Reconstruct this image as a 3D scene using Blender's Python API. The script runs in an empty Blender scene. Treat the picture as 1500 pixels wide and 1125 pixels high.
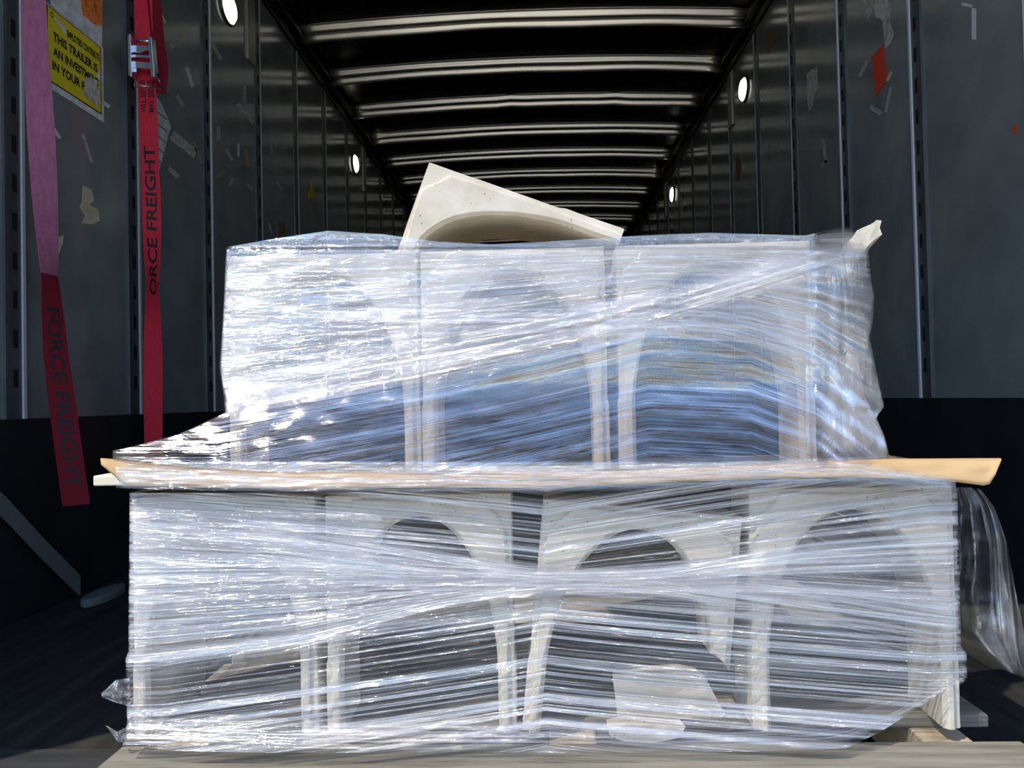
import bpy, bmesh, math, random
from mathutils import Vector, Matrix, noise
random.seed(7)
S = bpy.context.scene
C = bpy.data.collections.new('trailer_load'); S.collection.children.link(C)

# ------------------------------------------------------------------ camera
FPX = 1120.0
CAM_H = 0.56
cam_d = bpy.data.cameras.new('camera'); cam_d.sensor_width = 36.0; cam_d.lens = 36.0 * FPX / 1500.0
cam_d.clip_start = 0.02
cam = bpy.data.objects.new('camera', cam_d); S.collection.objects.link(cam); S.camera = cam
yc = Vector(((789 - 750) / FPX, -(584 - 562.5) / FPX, -1)).normalized()
ROLL = math.radians(1.25)
zc = Vector((-math.sin(ROLL), math.cos(ROLL), 0)); zc = (zc - yc * zc.dot(yc)).normalized()
xc = yc.cross(zc)
R = Matrix((xc, yc, zc))
cam.matrix_world = Matrix.Translation((0, 0, CAM_H)) @ R.to_4x4()

# ------------------------------------------------------------------ sky, sun, exposure
SUN_AZ, SUN_EL = math.radians(48), math.radians(55)
sun_dir = Vector((-math.sin(SUN_AZ) * math.cos(SUN_EL), -math.cos(SUN_AZ) * math.cos(SUN_EL), math.sin(SUN_EL)))
w = bpy.data.worlds.new('sky'); S.world = w; w.use_nodes = True
nt = w.node_tree; nt.nodes.clear()
sky = nt.nodes.new('ShaderNodeTexSky'); sky.sky_type = 'NISHITA'; sky.sun_disc = False
sky.sun_elevation = SUN_EL; sky.sun_rotation = math.atan2(sun_dir.x, sun_dir.y) % (2 * math.pi)
sky.altitude = 200; sky.air_density = 1.0; sky.dust_density = 0.3; sky.ozone_density = 2.6
bg = nt.nodes.new('ShaderNodeBackground'); bg.inputs['Strength'].default_value = 0.235
wo = nt.nodes.new('ShaderNodeOutputWorld')
nt.links.new(sky.outputs[0], bg.inputs[0]); nt.links.new(bg.outputs[0], wo.inputs[0])
sl = bpy.data.lights.new('sun', 'SUN'); sl.energy = 3.2; sl.angle = math.radians(0.6); sl.color = (1, 0.91, 0.77)
so = bpy.data.objects.new('sun', sl); S.collection.objects.link(so)
so.rotation_euler = sun_dir.to_track_quat('Z', 'Y').to_euler()
S.view_settings.view_transform = 'Standard'; S.view_settings.look = 'None'
S.view_settings.exposure = 0.4; S.view_settings.gamma = 1.0; S.view_settings.use_curve_mapping = False
S.cycles.transparent_max_bounces = 24

# ------------------------------------------------------------------ helpers
CAMLOC = Vector((0, 0, CAM_H))
def ray(px, py):
    return R @ Vector(((px - 750) / FPX, -(py - 562.5) / FPX, -1))
def W(px, py, Y):
    """point of the photograph at depth Y (metres from the camera along the trailer)"""
    d = ray(px, py); return CAMLOC + d * (Y / d.y)
def onx(px, py, X):
    d = ray(px, py); return CAMLOC + d * (X / d.x)
def lerp(a, b, t): return a + (b - a) * t
def interp(tab, x):
    if x <= tab[0][0]: return tab[0][1]
    for (x0, y0), (x1, y1) in zip(tab, tab[1:]):
        if x <= x1: return y0 + (y1 - y0) * (x - x0) / (x1 - x0)
    return tab[-1][1]
def nz(x, y, z=0.0): return noise.noise(Vector((x, y, z)))

def mesh(name, verts, faces, mats, parent=None, smooth=False, loc=None, mat_idx=None):
    me = bpy.data.meshes.new(name); me.from_pydata([tuple(v) for v in verts], [], faces)
    for m in (mats if isinstance(mats, (list, tuple)) else [mats]): me.materials.append(m)
    if mat_idx: me.polygons.foreach_set('material_index', mat_idx)
    if smooth: me.polygons.foreach_set('use_smooth', [True] * len(me.polygons))
    bm = bmesh.new(); bm.from_mesh(me); bmesh.ops.recalc_face_normals(bm, faces=bm.faces); bm.to_mesh(me); bm.free()
    me.update()
    o = bpy.data.objects.new(name, me); C.objects.link(o)
    if parent: o.parent = parent
    if loc: o.location = loc
    return o
def tag(o, label=None, cat=None, group=None, kind=None):
    if label: o['label'] = label
    if cat: o['category'] = cat
    if group: o['group'] = group
    if kind: o['kind'] = kind
    return o
def empty(name, loc, label, cat, group=None, rot=(0, 0, 0)):
    o = bpy.data.objects.new(name, None); o.empty_display_size = 0.05; C.objects.link(o)
    o.location = loc; o.rotation_euler = rot
    return tag(o, label, cat, group)
class MB:
    def __init__(s): s.v, s.f, s.m = [], [], []
    def add(s, verts, faces, mi=0):
        b = len(s.v); s.v += [Vector(v) for v in verts]; s.f += [tuple(i + b for i in f) for f in faces]; s.m += [mi] * len(faces); return s
    def box(s, a, b, mi=0, M=None):
        x0, y0, z0 = a; x1, y1, z1 = b
        vs = [Vector(p) for p in ((x0,y0,z0),(x1,y0,z0),(x1,y1,z0),(x0,y1,z0),(x0,y0,z1),(x1,y0,z1),(x1,y1,z1),(x0,y1,z1))]
        if M: vs = [M @ v for v in vs]
        return s.add(vs, [(0,3,2,1),(4,5,6,7),(0,1,5,4),(1,2,6,5),(2,3,7,6),(3,0,4,7)], mi)
    def prism(s, poly, d, mi=0):
        """poly: 3D points, extruded by vector d"""
        n = len(poly); d = Vector(d); p = [Vector(q) for q in poly]
        return s.add(p + [q + d for q in p], [tuple(range(n))[::-1], tuple(range(n, 2 * n))] + [(i, (i + 1) % n, n + (i + 1) % n, n + i) for i in range(n)], mi)
    def tube(s, pts, r, seg=8, mi=0):
        rings = []
        for i, p in enumerate(pts):
            p = Vector(p); d = (Vector(pts[min(i + 1, len(pts) - 1)]) - Vector(pts[max(i - 1, 0)])).normalized()
            a = d.cross(Vector((0.31, 0.2, 0.93))).normalized(); b = d.cross(a)
            rings.append([p + (a * math.cos(t) + b * math.sin(t)) * r for t in [2 * math.pi * k / seg for k in range(seg)]])
        vs = [v for r_ in rings for v in r_]; fs = []
        for i in range(len(rings) - 1):
            for k in range(seg): fs.append((i*seg+k, i*seg+(k+1)%seg, (i+1)*seg+(k+1)%seg, (i+1)*seg+k))
        fs += [tuple(range(seg)), tuple(range((len(rings)-1)*seg, len(rings)*seg))]
        return s.add(vs, fs, mi)
    def build(s, name, mats, parent=None, smooth=False, bevel=0.0, loc=None):
        o = mesh(name, s.v, s.f, mats, parent, smooth, loc, s.m)
        if bevel:
            b = o.modifiers.new('bevel', 'BEVEL'); b.width = bevel; b.segments = 2; b.limit_method = 'ANGLE'
        return o

# ------------------------------------------------------------------ materials
def mat(name, col, rough=0.6, metal=0.0, spec=0.5):
    m = bpy.data.materials.new(name); m.use_nodes = True
    b = m.node_tree.nodes['Principled BSDF']
    b.inputs['Base Color'].default_value = (*col, 1); b.inputs['Roughness'].default_value = rough
    b.inputs['Metallic'].default_value = metal; b.inputs['Specular IOR Level'].default_value = spec
    return m
def N(m, t, **kw):
    n = m.node_tree.nodes.new(t)
    for k, v in kw.items():
        if k in n.inputs: n.inputs[k].default_value = v
        else: setattr(n, k, v)
    return n
def L(m, a, b): m.node_tree.links.new(a, b)
def noisy(m, stops, scale=(1, 1, 1), nscale=10, detail=6, bump=0.0, bscale=None, bdist=0.002, coord='Object', rough_var=None):
    """procedural colour variation + bump on a Principled material"""
    b = m.node_tree.nodes['Principled BSDF']
    tc = N(m, 'ShaderNodeTexCoord'); mp = N(m, 'ShaderNodeMapping'); mp.inputs['Scale'].default_value = scale
    L(m, tc.outputs[coord], mp.inputs[0])
    n = N(m, 'ShaderNodeTexNoise', Scale=nscale, Detail=detail, Roughness=0.6); L(m, mp.outputs[0], n.inputs['Vector'])
    r = N(m, 'ShaderNodeValToRGB'); cr = r.color_ramp
    cr.elements[0].position, cr.elements[0].color = stops[0][0], (*stops[0][1], 1)
    cr.elements[1].position, cr.elements[1].color = stops[-1][0], (*stops[-1][1], 1)
    for p, c in stops[1:-1]: cr.elements.new(p).color = (*c, 1)
    L(m, n.outputs['Fac'], r.inputs[0]); L(m, r.outputs[0], b.inputs['Base Color'])
    if rough_var:
        mr = N(m, 'ShaderNodeMapRange'); mr.inputs['To Min'].default_value, mr.inputs['To Max'].default_value = rough_var
        L(m, n.outputs['Fac'], mr.inputs[0]); L(m, mr.outputs[0], b.inputs['Roughness'])
    if bump:
        n2 = N(m, 'ShaderNodeTexNoise', Scale=bscale or nscale * 4, Detail=5); L(m, mp.outputs[0], n2.inputs['Vector'])
        bp = N(m, 'ShaderNodeBump', Strength=bump, Distance=bdist); L(m, n2.outputs['Fac'], bp.inputs['Height']); L(m, bp.outputs[0], b.inputs['Normal'])
    return m, r, b

def stone_material():
    m = mat('cast_stone', (0.7, 0.64, 0.54), 0.85, spec=0.2)
    m, r, b = noisy(m, [(0.3, (0.49, 0.43, 0.335)), (0.5, (0.58, 0.52, 0.42)), (0.72, (0.66, 0.605, 0.51))], nscale=14, bump=0.35, bscale=120, bdist=0.0015)
    tc = N(m, 'ShaderNodeTexCoord'); vo = N(m, 'ShaderNodeTexVoronoi', Scale=75); L(m, tc.outputs['Object'], vo.inputs['Vector'])
    rp = N(m, 'ShaderNodeValToRGB'); rp.color_ramp.elements[0].position = 0.07; rp.color_ramp.elements[0].color = (0.3, 0.27, 0.22, 1)
    rp.color_ramp.elements[1].position = 0.13; rp.color_ramp.elements[1].color = (1, 1, 1, 1)
    L(m, vo.outputs['Distance'], rp.inputs[0])
    mx = N(m, 'ShaderNodeMix', data_type='RGBA', blend_type='MULTIPLY'); mx.inputs[0].default_value = 0.8
    L(m, r.outputs[0], mx.inputs[6]); L(m, rp.outputs[0], mx.inputs[7]); L(m, mx.outputs[2], b.inputs['Base Color'])
    return m
STONE = stone_material()
def film_material(name, a_lo, a_hi, haze=0.5, f_u=2.2, f_v=110.0, bump=0.9, crumple=0.25, p0=0.38, p1=0.68, rough=0.16):
    """stretch film: clear sheet whose gathered creases turn milky; u runs along the wrap, v across it (metres)"""
    m = bpy.data.materials.new(name); m.use_nodes = True; nt = m.node_tree; nt.nodes.clear()
    out = N(m, 'ShaderNodeOutputMaterial'); uv = N(m, 'ShaderNodeUVMap')
    mp = N(m, 'ShaderNodeMapping'); mp.inputs['Scale'].default_value = (f_u, f_v, 1); L(m, uv.outputs[0], mp.inputs[0])
    n1 = N(m, 'ShaderNodeTexNoise', Scale=1.0, Detail=5, Roughness=0.62, Distortion=0.0); L(m, mp.outputs[0], n1.inputs['Vector'])
    mp2 = N(m, 'ShaderNodeMapping'); mp2.inputs['Scale'].default_value = (f_u * 2.4, f_v * 0.28, 1); mp2.inputs['Location'].default_value = (3.1, 7.7, 0)
    L(m, uv.outputs[0], mp2.inputs[0])
    n2 = N(m, 'ShaderNodeTexNoise', Scale=1.0, Detail=4, Roughness=0.55, Distortion=0.15); L(m, mp2.outputs[0], n2.inputs['Vector'])
    mp3 = N(m, 'ShaderNodeMapping'); mp3.inputs['Scale'].default_value = (28, 60, 1); L(m, uv.outputs[0], mp3.inputs[0])
    n3 = N(m, 'ShaderNodeTexNoise', Scale=1.0, Detail=4, Roughness=0.6, Distortion=0.8); L(m, mp3.outputs[0], n3.inputs['Vector'])
    a1 = N(m, 'ShaderNodeMath', operation='MULTIPLY_ADD'); L(m, n2.outputs['Fac'], a1.inputs[0]); a1.inputs[1].default_value = 0.75; L(m, n1.outputs['Fac'], a1.inputs[2])
    mr = N(m, 'ShaderNodeMapRange', interpolation_type='SMOOTHSTEP')
    for k, v in (('From Min', p0 * 1.75), ('From Max', p1 * 1.75), ('To Min', a_lo), ('To Max', a_hi)): mr.inputs[k].default_value = v
    L(m, a1.outputs[0], mr.inputs[0])
    h1 = N(m, 'ShaderNodeMath', operation='MULTIPLY_ADD'); L(m, n3.outputs['Fac'], h1.inputs[0]); h1.inputs[1].default_value = crumple; L(m, a1.outputs[0], h1.inputs[2])
    bp = N(m, 'ShaderNodeBump', Strength=bump, Distance=0.007); L(m, h1.outputs[0], bp.inputs['Height'])
    gl = N(m, 'ShaderNodeBsdfGlossy', Roughness=rough); gl.inputs['Color'].default_value = (0.95, 0.95, 0.95, 1); L(m, bp.outputs[0], gl.inputs['Normal'])
    df = N(m, 'ShaderNodeBsdfDiffuse'); df.inputs['Color'].default_value = (0.86, 0.87, 0.88, 1); L(m, bp.outputs[0], df.inputs['Normal'])
    tl = N(m, 'ShaderNodeBsdfTranslucent'); tl.inputs['Color'].default_value = (0.86, 0.87, 0.88, 1); L(m, bp.outputs[0], tl.inputs['Normal'])
    m1 = N(m, 'ShaderNodeMixShader'); m1.inputs[0].default_value = 0.3; L(m, df.outputs[0], m1.inputs[1]); L(m, tl.outputs[0], m1.inputs[2])
    m2 = N(m, 'ShaderNodeMixShader'); m2.inputs[0].default_value = haze; L(m, gl.outputs[0], m2.inputs[1]); L(m, m1.outputs[0], m2.inputs[2])
    tr = N(m, 'ShaderNodeBsdfTransparent'); tr.inputs['Color'].default_value = (0.97, 0.97, 0.98, 1)
    m3 = N(m, 'ShaderNodeMixShader'); at = N(m, 'ShaderNodeAttribute', attribute_name='fade'); fm = N(m, 'ShaderNodeMath', operation='MULTIPLY'); L(m, mr.outputs[0], fm.inputs[0]); L(m, at.outputs['Fac'], fm.inputs[1])
    L(m, fm.outputs[0], m3.inputs[0]); L(m, tr.outputs[0], m3.inputs[1]); L(m, m2.outputs[0], m3.inputs[2])
    L(m, m3.outputs[0], out.inputs[0])
    return m
FILM_LOW = film_material('film_clear_streaked', 0.06, 0.85, haze=0.30, f_u=0.45, f_v=200, p0=0.45, p1=0.59, rough=0.10)
FILM_UP = film_material('film_clear_loose', 0.28, 0.62, haze=0.05, f_u=1.0, f_v=70, bump=0.7, crumple=0.15, p0=0.44, p1=0.64, rough=0.08)
FILM_OVER = film_material('film_layered', 0.08, 0.66, haze=0.26, f_u=1.3, f_v=130, crumple=0.35, p0=0.44, p1=0.61, rough=0.12)
FILM_BAND = film_material('film_gathered', 0.07, 0.80, haze=0.42, f_u=0.7, f_v=200, p0=0.42, p1=0.60, rough=0.12)
FILM_LOOSE = film_material('film_hanging', 0.12, 0.9, haze=0.35, f_u=9, f_v=22, crumple=0.8, p0=0.45, p1=0.66, rough=0.12)

def wall_material():
    m = mat('wall_panel_grey', (0.1, 0.11, 0.115), 0.35)
    m, r, b = noisy(m, [(0.3, (0.15, 0.162, 0.16)), (0.5, (0.195, 0.21, 0.207)), (0.72, (0.25, 0.265, 0.26))], scale=(1, 1, 1), nscale=3.5, bump=0.05, bscale=5, bdist=0.003, rough_var=(0.09, 0.22))
    tc = N(m, 'ShaderNodeTexCoord'); mp = N(m, 'ShaderNodeMapping'); mp.inputs['Scale'].default_value = (1, 2.5, 14); mp.inputs['Rotation'].default_value = (0.5, 0, 0)
    L(m, tc.outputs['Object'], mp.inputs[0])
    n = N(m, 'ShaderNodeTexNoise', Scale=2.2, Detail=5, Roughness=0.7); L(m, mp.outputs[0], n.inputs['Vector'])
    rp = N(m, 'ShaderNodeValToRGB'); rp.color_ramp.elements[0].position = 0.66; rp.color_ramp.elements[0].color = (0, 0, 0, 1)
    rp.color_ramp.elements[1].position = 0.74; rp.color_ramp.elements[1].color = (1, 1, 1, 1); L(m, n.outputs['Fac'], rp.inputs[0])
    mx = N(m, 'ShaderNodeMix', data_type='RGBA'); L(m, rp.outputs[0], mx.inputs[0]); L(m, r.outputs[0], mx.inputs[6]); mx.inputs[7].default_value = (0.24, 0.26, 0.27, 1)
    L(m, mx.outputs[2], b.inputs['Base Color'])
    return m
WALL = wall_material()
KICK = noisy(mat('kick_plate_black', (0.012, 0.013, 0.015), 0.5), [(0.3, (0.008, 0.009, 0.011)), (0.7, (0.02, 0.022, 0.025))], nscale=6)[0]
FLOORM = noisy(mat('floor_planks_dark', (0.03, 0.03, 0.03), 0.7, spec=0.25), [(0.3, (0.012, 0.013, 0.014)), (0.55, (0.028, 0.028, 0.027)), (0.75, (0.05, 0.05, 0.048))], scale=(9, 0.9, 1), nscale=3, bump=0.3)[0]
SILLM = noisy(mat('sill_steel', (0.06, 0.062, 0.065), 0.6, 0.3), [(0.3, (0.03, 0.032, 0.035)), (0.7, (0.07, 0.072, 0.075))], scale=(1, 6, 1), nscale=6)[0]
ROOF = noisy(mat('roof_sheet', (0.05, 0.05, 0.05), 0.12, 1.0), [(0.35, (0.035, 0.033, 0.03)), (0.7, (0.085, 0.08, 0.07))], scale=(0.6, 1.5, 1), nscale=1.6, bump=0.25, bscale=2.5, bdist=0.02, rough_var=(0.08, 0.3))[0]
BOW = noisy(mat('bow_galvanised', (0.75, 0.73, 0.66), 0.3, 1.0), [(0.3, (0.84, 0.78, 0.63)), (0.7, (0.96, 0.91, 0.77))], scale=(2, 1, 1), nscale=3, rough_var=(0.24, 0.38))[0]
RAIL = mat('rail_dark', (0.012, 0.012, 0.013), 0.35)
ALU = mat('post_aluminium', (0.60, 0.64, 0.65), 0.7, 0.0, 0.15)
POSTM = noisy(mat('post_web', (0.13, 0.145, 0.15), 0.4, 0.4), [(0.3, (0.08, 0.09, 0.095)), (0.7, (0.15, 0.165, 0.17))], nscale=4)[0]
SLOT = mat('slot_black', (0.004, 0.004, 0.005), 0.9)
WOOD = noisy(mat('pallet_wood', (0.5, 0.43, 0.32), 0.8, spec=0.2), [(0.25, (0.12, 0.11, 0.085)), (0.5, (0.22, 0.205, 0.165)), (0.75, (0.30, 0.285, 0.235))], scale=(1.2, 14, 14), nscale=5, bump=0.35, bscale=14)[0]
WOODY = noisy(mat('pallet_wood_lengthwise', (0.5, 0.43, 0.32), 0.8, spec=0.2), [(0.25, (0.32, 0.24, 0.15)), (0.5, (0.46, 0.37, 0.25)), (0.75, (0.56, 0.48, 0.36))], scale=(14, 1.2, 14), nscale=5, bump=0.35, bscale=14)[0]
BATTEN = noisy(mat('pale_pine', (0.78, 0.72, 0.6), 0.75, spec=0.2), [(0.3, (0.66, 0.58, 0.44)), (0.7, (0.82, 0.77, 0.66))], scale=(1.5, 14, 14), nscale=5)[0]
CARD = noisy(mat('cardboard_brown', (0.55, 0.36, 0.2), 0.8, spec=0.15), [(0.3, (0.45, 0.285, 0.14)), (0.7, (0.60, 0.40, 0.21))], scale=(1, 4, 4), nscale=6, bump=0.15, bscale=20)[0]
RED = noisy(mat('webbing_red', (0.62, 0.03, 0.05), 0.7, spec=0.2), [(0.3, (0.56, 0.02, 0.045)), (0.7, (0.72, 0.035, 0.06))], scale=(60, 60, 8), nscale=6, bump=0.3, bscale=40)[0]
DKRED = mat('webbing_dark_red', (0.17, 0.010, 0.02), 0.8, spec=0.15)
PINK = noisy(mat('webbing_faded', (0.3, 0.1, 0.17), 0.8, spec=0.2), [(0.3, (0.27, 0.085, 0.15)), (0.7, (0.38, 0.13, 0.21))], scale=(20, 20, 5), nscale=5)[0]
GREYWEB = mat('webbing_grey', (0.12, 0.14, 0.145), 0.8)
BLACK = mat('print_black', (0.01, 0.01, 0.01), 0.7)
ZINC = mat('zinc_plated', (0.75, 0.77, 0.78), 0.22, 1.0)
YEL = noisy(mat('sign_yellow', (0.78, 0.66, 0.01), 0.5), [(0.3, (0.70, 0.58, 0.008)), (0.7, (0.82, 0.70, 0.015))], nscale=20)[0]
PAPER = noisy(mat('paper_white', (0.7, 0.7, 0.7), 0.85), [(0.35, (0.50, 0.49, 0.48)), (0.6, (0.74, 0.74, 0.74))], nscale=25)[0]
TORN = noisy(mat('paper_torn_grey', (0.5, 0.47, 0.42), 0.85), [(0.35, (0.3, 0.28, 0.25)), (0.6, (0.6, 0.57, 0.52))], nscale=35)[0]
ORANGE = noisy(mat('sticker_orange', (0.85, 0.2, 0.04), 0.6), [(0.38, (0.5, 0.1, 0.02)), (0.5, (0.9, 0.24, 0.05))], scale=(1, 3, 3), nscale=16)[0]
REDST = mat('sticker_red', (0.75, 0.07, 0.025), 0.6)
TAPE = noisy(mat('tape_scrap', (0.42, 0.42, 0.4), 0.6), [(0.3, (0.26, 0.26, 0.25)), (0.7, (0.5, 0.5, 0.47))], nscale=40)[0]
TAPEW = mat('tape_white', (0.62, 0.62, 0.6), 0.6)
TAPETAN = mat('tape_tan', (0.36, 0.27, 0.18), 0.6)
BEIGE = noisy(mat('paper_beige', (0.6, 0.52, 0.34), 0.85), [(0.3, (0.48, 0.41, 0.26)), (0.7, (0.66, 0.58, 0.40))], nscale=30)[0]
BROWN = mat('label_brown', (0.2, 0.105, 0.05), 0.7)
BLUE = mat('sticker_blue', (0.1, 0.3, 0.5), 0.5)
YTAG = mat('tag_yellow', (0.5, 0.45, 0.03), 0.6)
def emit(name, col, st):
    m = mat(name, col, 0.4); b = m.node_tree.nodes['Principled BSDF']
    b.inputs['Emission Color'].default_value = (*col, 1); b.inputs['Emission Strength'].default_value = st; return m
LENS = emit('lamp_lens', (1.0, 0.97, 0.8), 1.6)
PLATE = mat('plate_galvanised', (0.42, 0.40, 0.35), 0.45, 0.6)
GROUND = noisy(mat('yard_concrete', (0.3, 0.28, 0.25), 0.9), [(0.3, (0.40, 0.37, 0.31)), (0.7, (0.55, 0.51, 0.44))], nscale=0.8, coord='Object')[0]

# ------------------------------------------------------------------ the setting: trailer shell
XL, XR, ZT = -1.40, 1.30, 2.735
Y0, Y1 = 0.72, 16.0
def struct(o, label=None): o['kind'] = 'structure'; return o
def zroof(x): return ZT + 0.03 + 0.045 * (1 - ((x - (XL + XR) / 2) / ((XR - XL) / 2)) ** 2)
struct(MB().box((XL, Y0, -0.06), (XR, Y1, 0.0)).build('floor', FLOORM))
struct(MB().box((XL, Y0 - 0.02, -0.08), (XR, 1.235, 0.004)).build('trim_1', SILLM))
struct(MB().box((XL - 0.05, Y0, -0.05), (XL, Y1, ZT + 0.08)).build('wall_left', WALL))
struct(MB().box((XR, Y0, -0.05), (XR + 0.05, Y1, ZT + 0.08)).build('wall_right', WALL))
struct(MB().box((XL, Y1, -0.05), (XR, Y1 + 0.05, ZT + 0.08)).build('wall_back', WALL))
struct(MB().box((XL, Y0, 0.0), (XL + 0.008, Y1, 0.535)).build('baseboard_left', KICK))
struct(MB().box((XR - 0.008, Y0, 0.0), (XR, Y1, 0.535)).build('baseboard_right', KICK))
nx = 20; vs = []; fs = []
for k in range(nx + 1):
    x = XL - 0.04 + (XR - XL + 0.08) * k / nx
    for y in (Y0, Y1):
        for dz in (0, 0.02): vs.append((x, y, zroof(x) + dz))
for k in range(nx):
    a = 4 * k; fs += [(a, a+2, a+6, a+4), (a+1, a+5, a+7, a+3), (a, a+4, a+5, a+1), (a+2, a+3, a+7, a+6)]
fs += [(0, 1, 3, 2), (4*nx, 4*nx+2, 4*nx+3, 4*nx+1)]
struct(mesh('ceiling', vs, fs, ROOF, smooth=False))
n_trim = 2
for side, X in ((1, XL), (-1, XR)):
    b = MB().box((X, Y0, ZT - 0.075), (X + side * 0.022, Y1, ZT + 0.035)).box((X, Y0, ZT - 0.02), (X + side * 0.06, Y1, ZT + 0.035))
    struct(b.build('trim_%d' % n_trim, RAIL, bevel=0.004)); n_trim += 1
# logistic posts on both side walls: slotted web between two lips, the deeper one bright near the opening, dimmed farther in
for side, X in ((1, XL), (-1, XR)):
    for k in range(-1, 17):
        yp = 2.0 + 0.61 * k
        b = MB(); xa = lambda t: X + side * t
        def bx(y0, y1, t, mi, z0=0.535, z1=ZT - 0.075):
            x0, x1 = sorted((xa(0), xa(t))); b.box((x0, y0, z0), (x1, y1, z1), mi)
        bx(yp - 0.028, yp + 0.028, 0.004, 1)
        pr = 0.009 if yp < 3.6 else 0.0052  # lips project less farther in, shaped so they look dimmer
        bx(yp - 0.045, yp - 0.030, pr * 0.8, 1)
        bx(yp + 0.022, yp + 0.034, pr, 0 if yp < 5.5 else 1)  # falloff of light put into the colour: bright aluminium near, dark web tone far
        if yp < 4.2:
            z = 0.62
            while z < 2.5:
                bx(yp - 0.012, yp + 0.006, 0.0046, 2, z, z + 0.048); z += 0.105
        struct(b.build('trim_%d' % n_trim, [ALU, POSTM, SLOT])); n_trim += 1
o = struct(MB().box((-60, -80, -1.25), (60, 17, -1.2)).build('ground', GROUND))

# ------------------------------------------------------------------ roof bows
ords = ['nearest the camera', 'second from the camera', 'third from the camera, with two crimped joints', 'fourth from the camera', 'fifth from the camera',
        'sixth from the camera', 'seventh from the camera', 'eighth from the camera', 'ninth from the camera', 'tenth from the camera', 'eleventh from the camera', 'twelfth from the camera']
def bow_profile():
    pr = []
    for k in range(9):  # near round ridge, dark valley, second lower ridge
        t = math.pi * (1.0 - k / 8.0); pr.append((-0.026 + 0.022 * math.cos(t), -0.040 * math.sin(t) - 0.006))
    for k in range(9):
        t = math.pi * (1.0 - k / 8.0); pr.append((0.022 + 0.024 * math.cos(t), -0.072 * math.sin(t) - 0.006))
    return [(-0.06, 0.0), (-0.06, -0.004), (-0.050, -0.005)] + pr + [(0.06, -0.004), (0.06, 0.0)]
PR = bow_profile()
for i in range(12):
    y = 4.43 + 0.61 * i
    vs, fs = [], []; n = len(PR); xs = [XL + 0.03 + (XR - XL - 0.06) * k / 24 for k in range(25)]
    for k, x in enumerate(xs):
        dz = (0.006 if (i == 2 and k in (11, 18)) else 0.0)
        for (a, c) in PR: vs.append((x, a, zroof(x) - 0.001 + c * (1 + 0.1 * nz(x * 2, i)) + dz))
    for k in range(24):
        for q in range(n): fs.append((k*n+q, k*n+(q+1)%n, (k+1)*n+(q+1)%n, (k+1)*n+q))
    fs += [tuple(range(n)), tuple(range(24*n, 25*n))]
    b = mesh('roof_bow', vs, fs, BOW, loc=(0, y, 0))
    b.data.polygons.foreach_set('use_smooth', [True] * len(b.data.polygons))
    tag(b, 'galvanised bow across the black trailer roof, ' + ords[i], 'roof beam', 'roof bows across the trailer')

# ------------------------------------------------------------------ lamps and plates high on the side walls
def lamp(X, side, y, z, label):
    e = empty('wall_lamp', (X, y, z), label, 'lamp', 'small lit lamps high on the trailer walls', rot=(0, side * math.pi / 2, 0))
    def disc(r0, r1, h0, h1, n=24):
        v = [(r0*math.cos(2*math.pi*k/n), 1.15*r0*math.sin(2*math.pi*k/n), h0) for k in range(n)] + [(r1*math.cos(2*math.pi*k/n), 1.15*r1*math.sin(2*math.pi*k/n), h1) for k in range(n)]
        return v, [tuple(range(n))[::-1], tuple(range(n, 2*n))] + [(k, (k+1)%n, n+(k+1)%n, n+k) for k in range(n)]
    mesh('bezel', *disc(0.078, 0.074, 0, 0.010), RAIL, e)
    mesh('lens', *disc(0.068, 0.055, 0.010, 0.022), LENS, e)
def plate(X, side, y, z0, z1, label):
    b = MB().box((X, y - 0.05, z0), (X + side * 0.012, y + 0.05, z1)).box((X, y - 0.06, z0), (X + side * 0.004, y + 0.06, z1))
    tag(b.build('wall_plate', PLATE, bevel=0.002), label, 'metal plate', 'pale metal plates under the roof rail')
for px, py, X, s, lb in ((333, 12, XL, 1, 'small lit oval lamp on the left wall nearest the camera, at the top edge'), (519, 240, XL, 1, 'small lit oval lamp on the left wall, above the half arch'),
                         (1091, 131, XR, -1, 'larger lit oval lamp on the right wall, below the second roof bow'), (986, 285, XR, -1, 'small lit oval lamp far along the right wall')):
    p = onx(px, py, X); lamp(X, s, p.y, p.z, lb)
for px, pb, X, s, lb in ((366, 92, XL, 1, 'pale vertical plate beside the near lamp on the left wall'), (533, 282, XL, 1, 'pale vertical plate beside the far lamp on the left wall'),
                         (1072, 186, XR, -1, 'pale vertical plate beside the near lamp on the right wall'), (976, 318, XR, -1, 'pale vertical plate beside the far lamp on the right wall')):
    p = onx(px, pb, X); plate(X, s, p.y, p.z, ZT - 0.078, lb)

# ------------------------------------------------------------------ lettering
def text_geo(s, bold=0.02):
    cu = bpy.data.curves.new('lettering', 'FONT'); cu.body = s; cu.size = 1.0; cu.resolution_u = 3; cu.offset = bold
    ob = bpy.data.objects.new('lettering', cu); C.objects.link(ob)
    dg = bpy.context.evaluated_depsgraph_get(); dg.update()
    me = bpy.data.meshes.new_from_object(ob.evaluated_get(dg))
    v = [(q.co.x, q.co.y) for q in me.vertices]; f = [tuple(p.vertices) for p in me.polygons]
    bpy.data.objects.remove(ob); bpy.data.curves.remove(cu); bpy.data.meshes.remove(me)
    x0 = min(a for a, _ in v); x1 = max(a for a, _ in v); y0 = min(b for _, b in v); y1 = max(b for _, b in v)
    return [((a - x0) / (x1 - x0), (b - y0) / (y1 - y0)) for a, b in v], f

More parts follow.
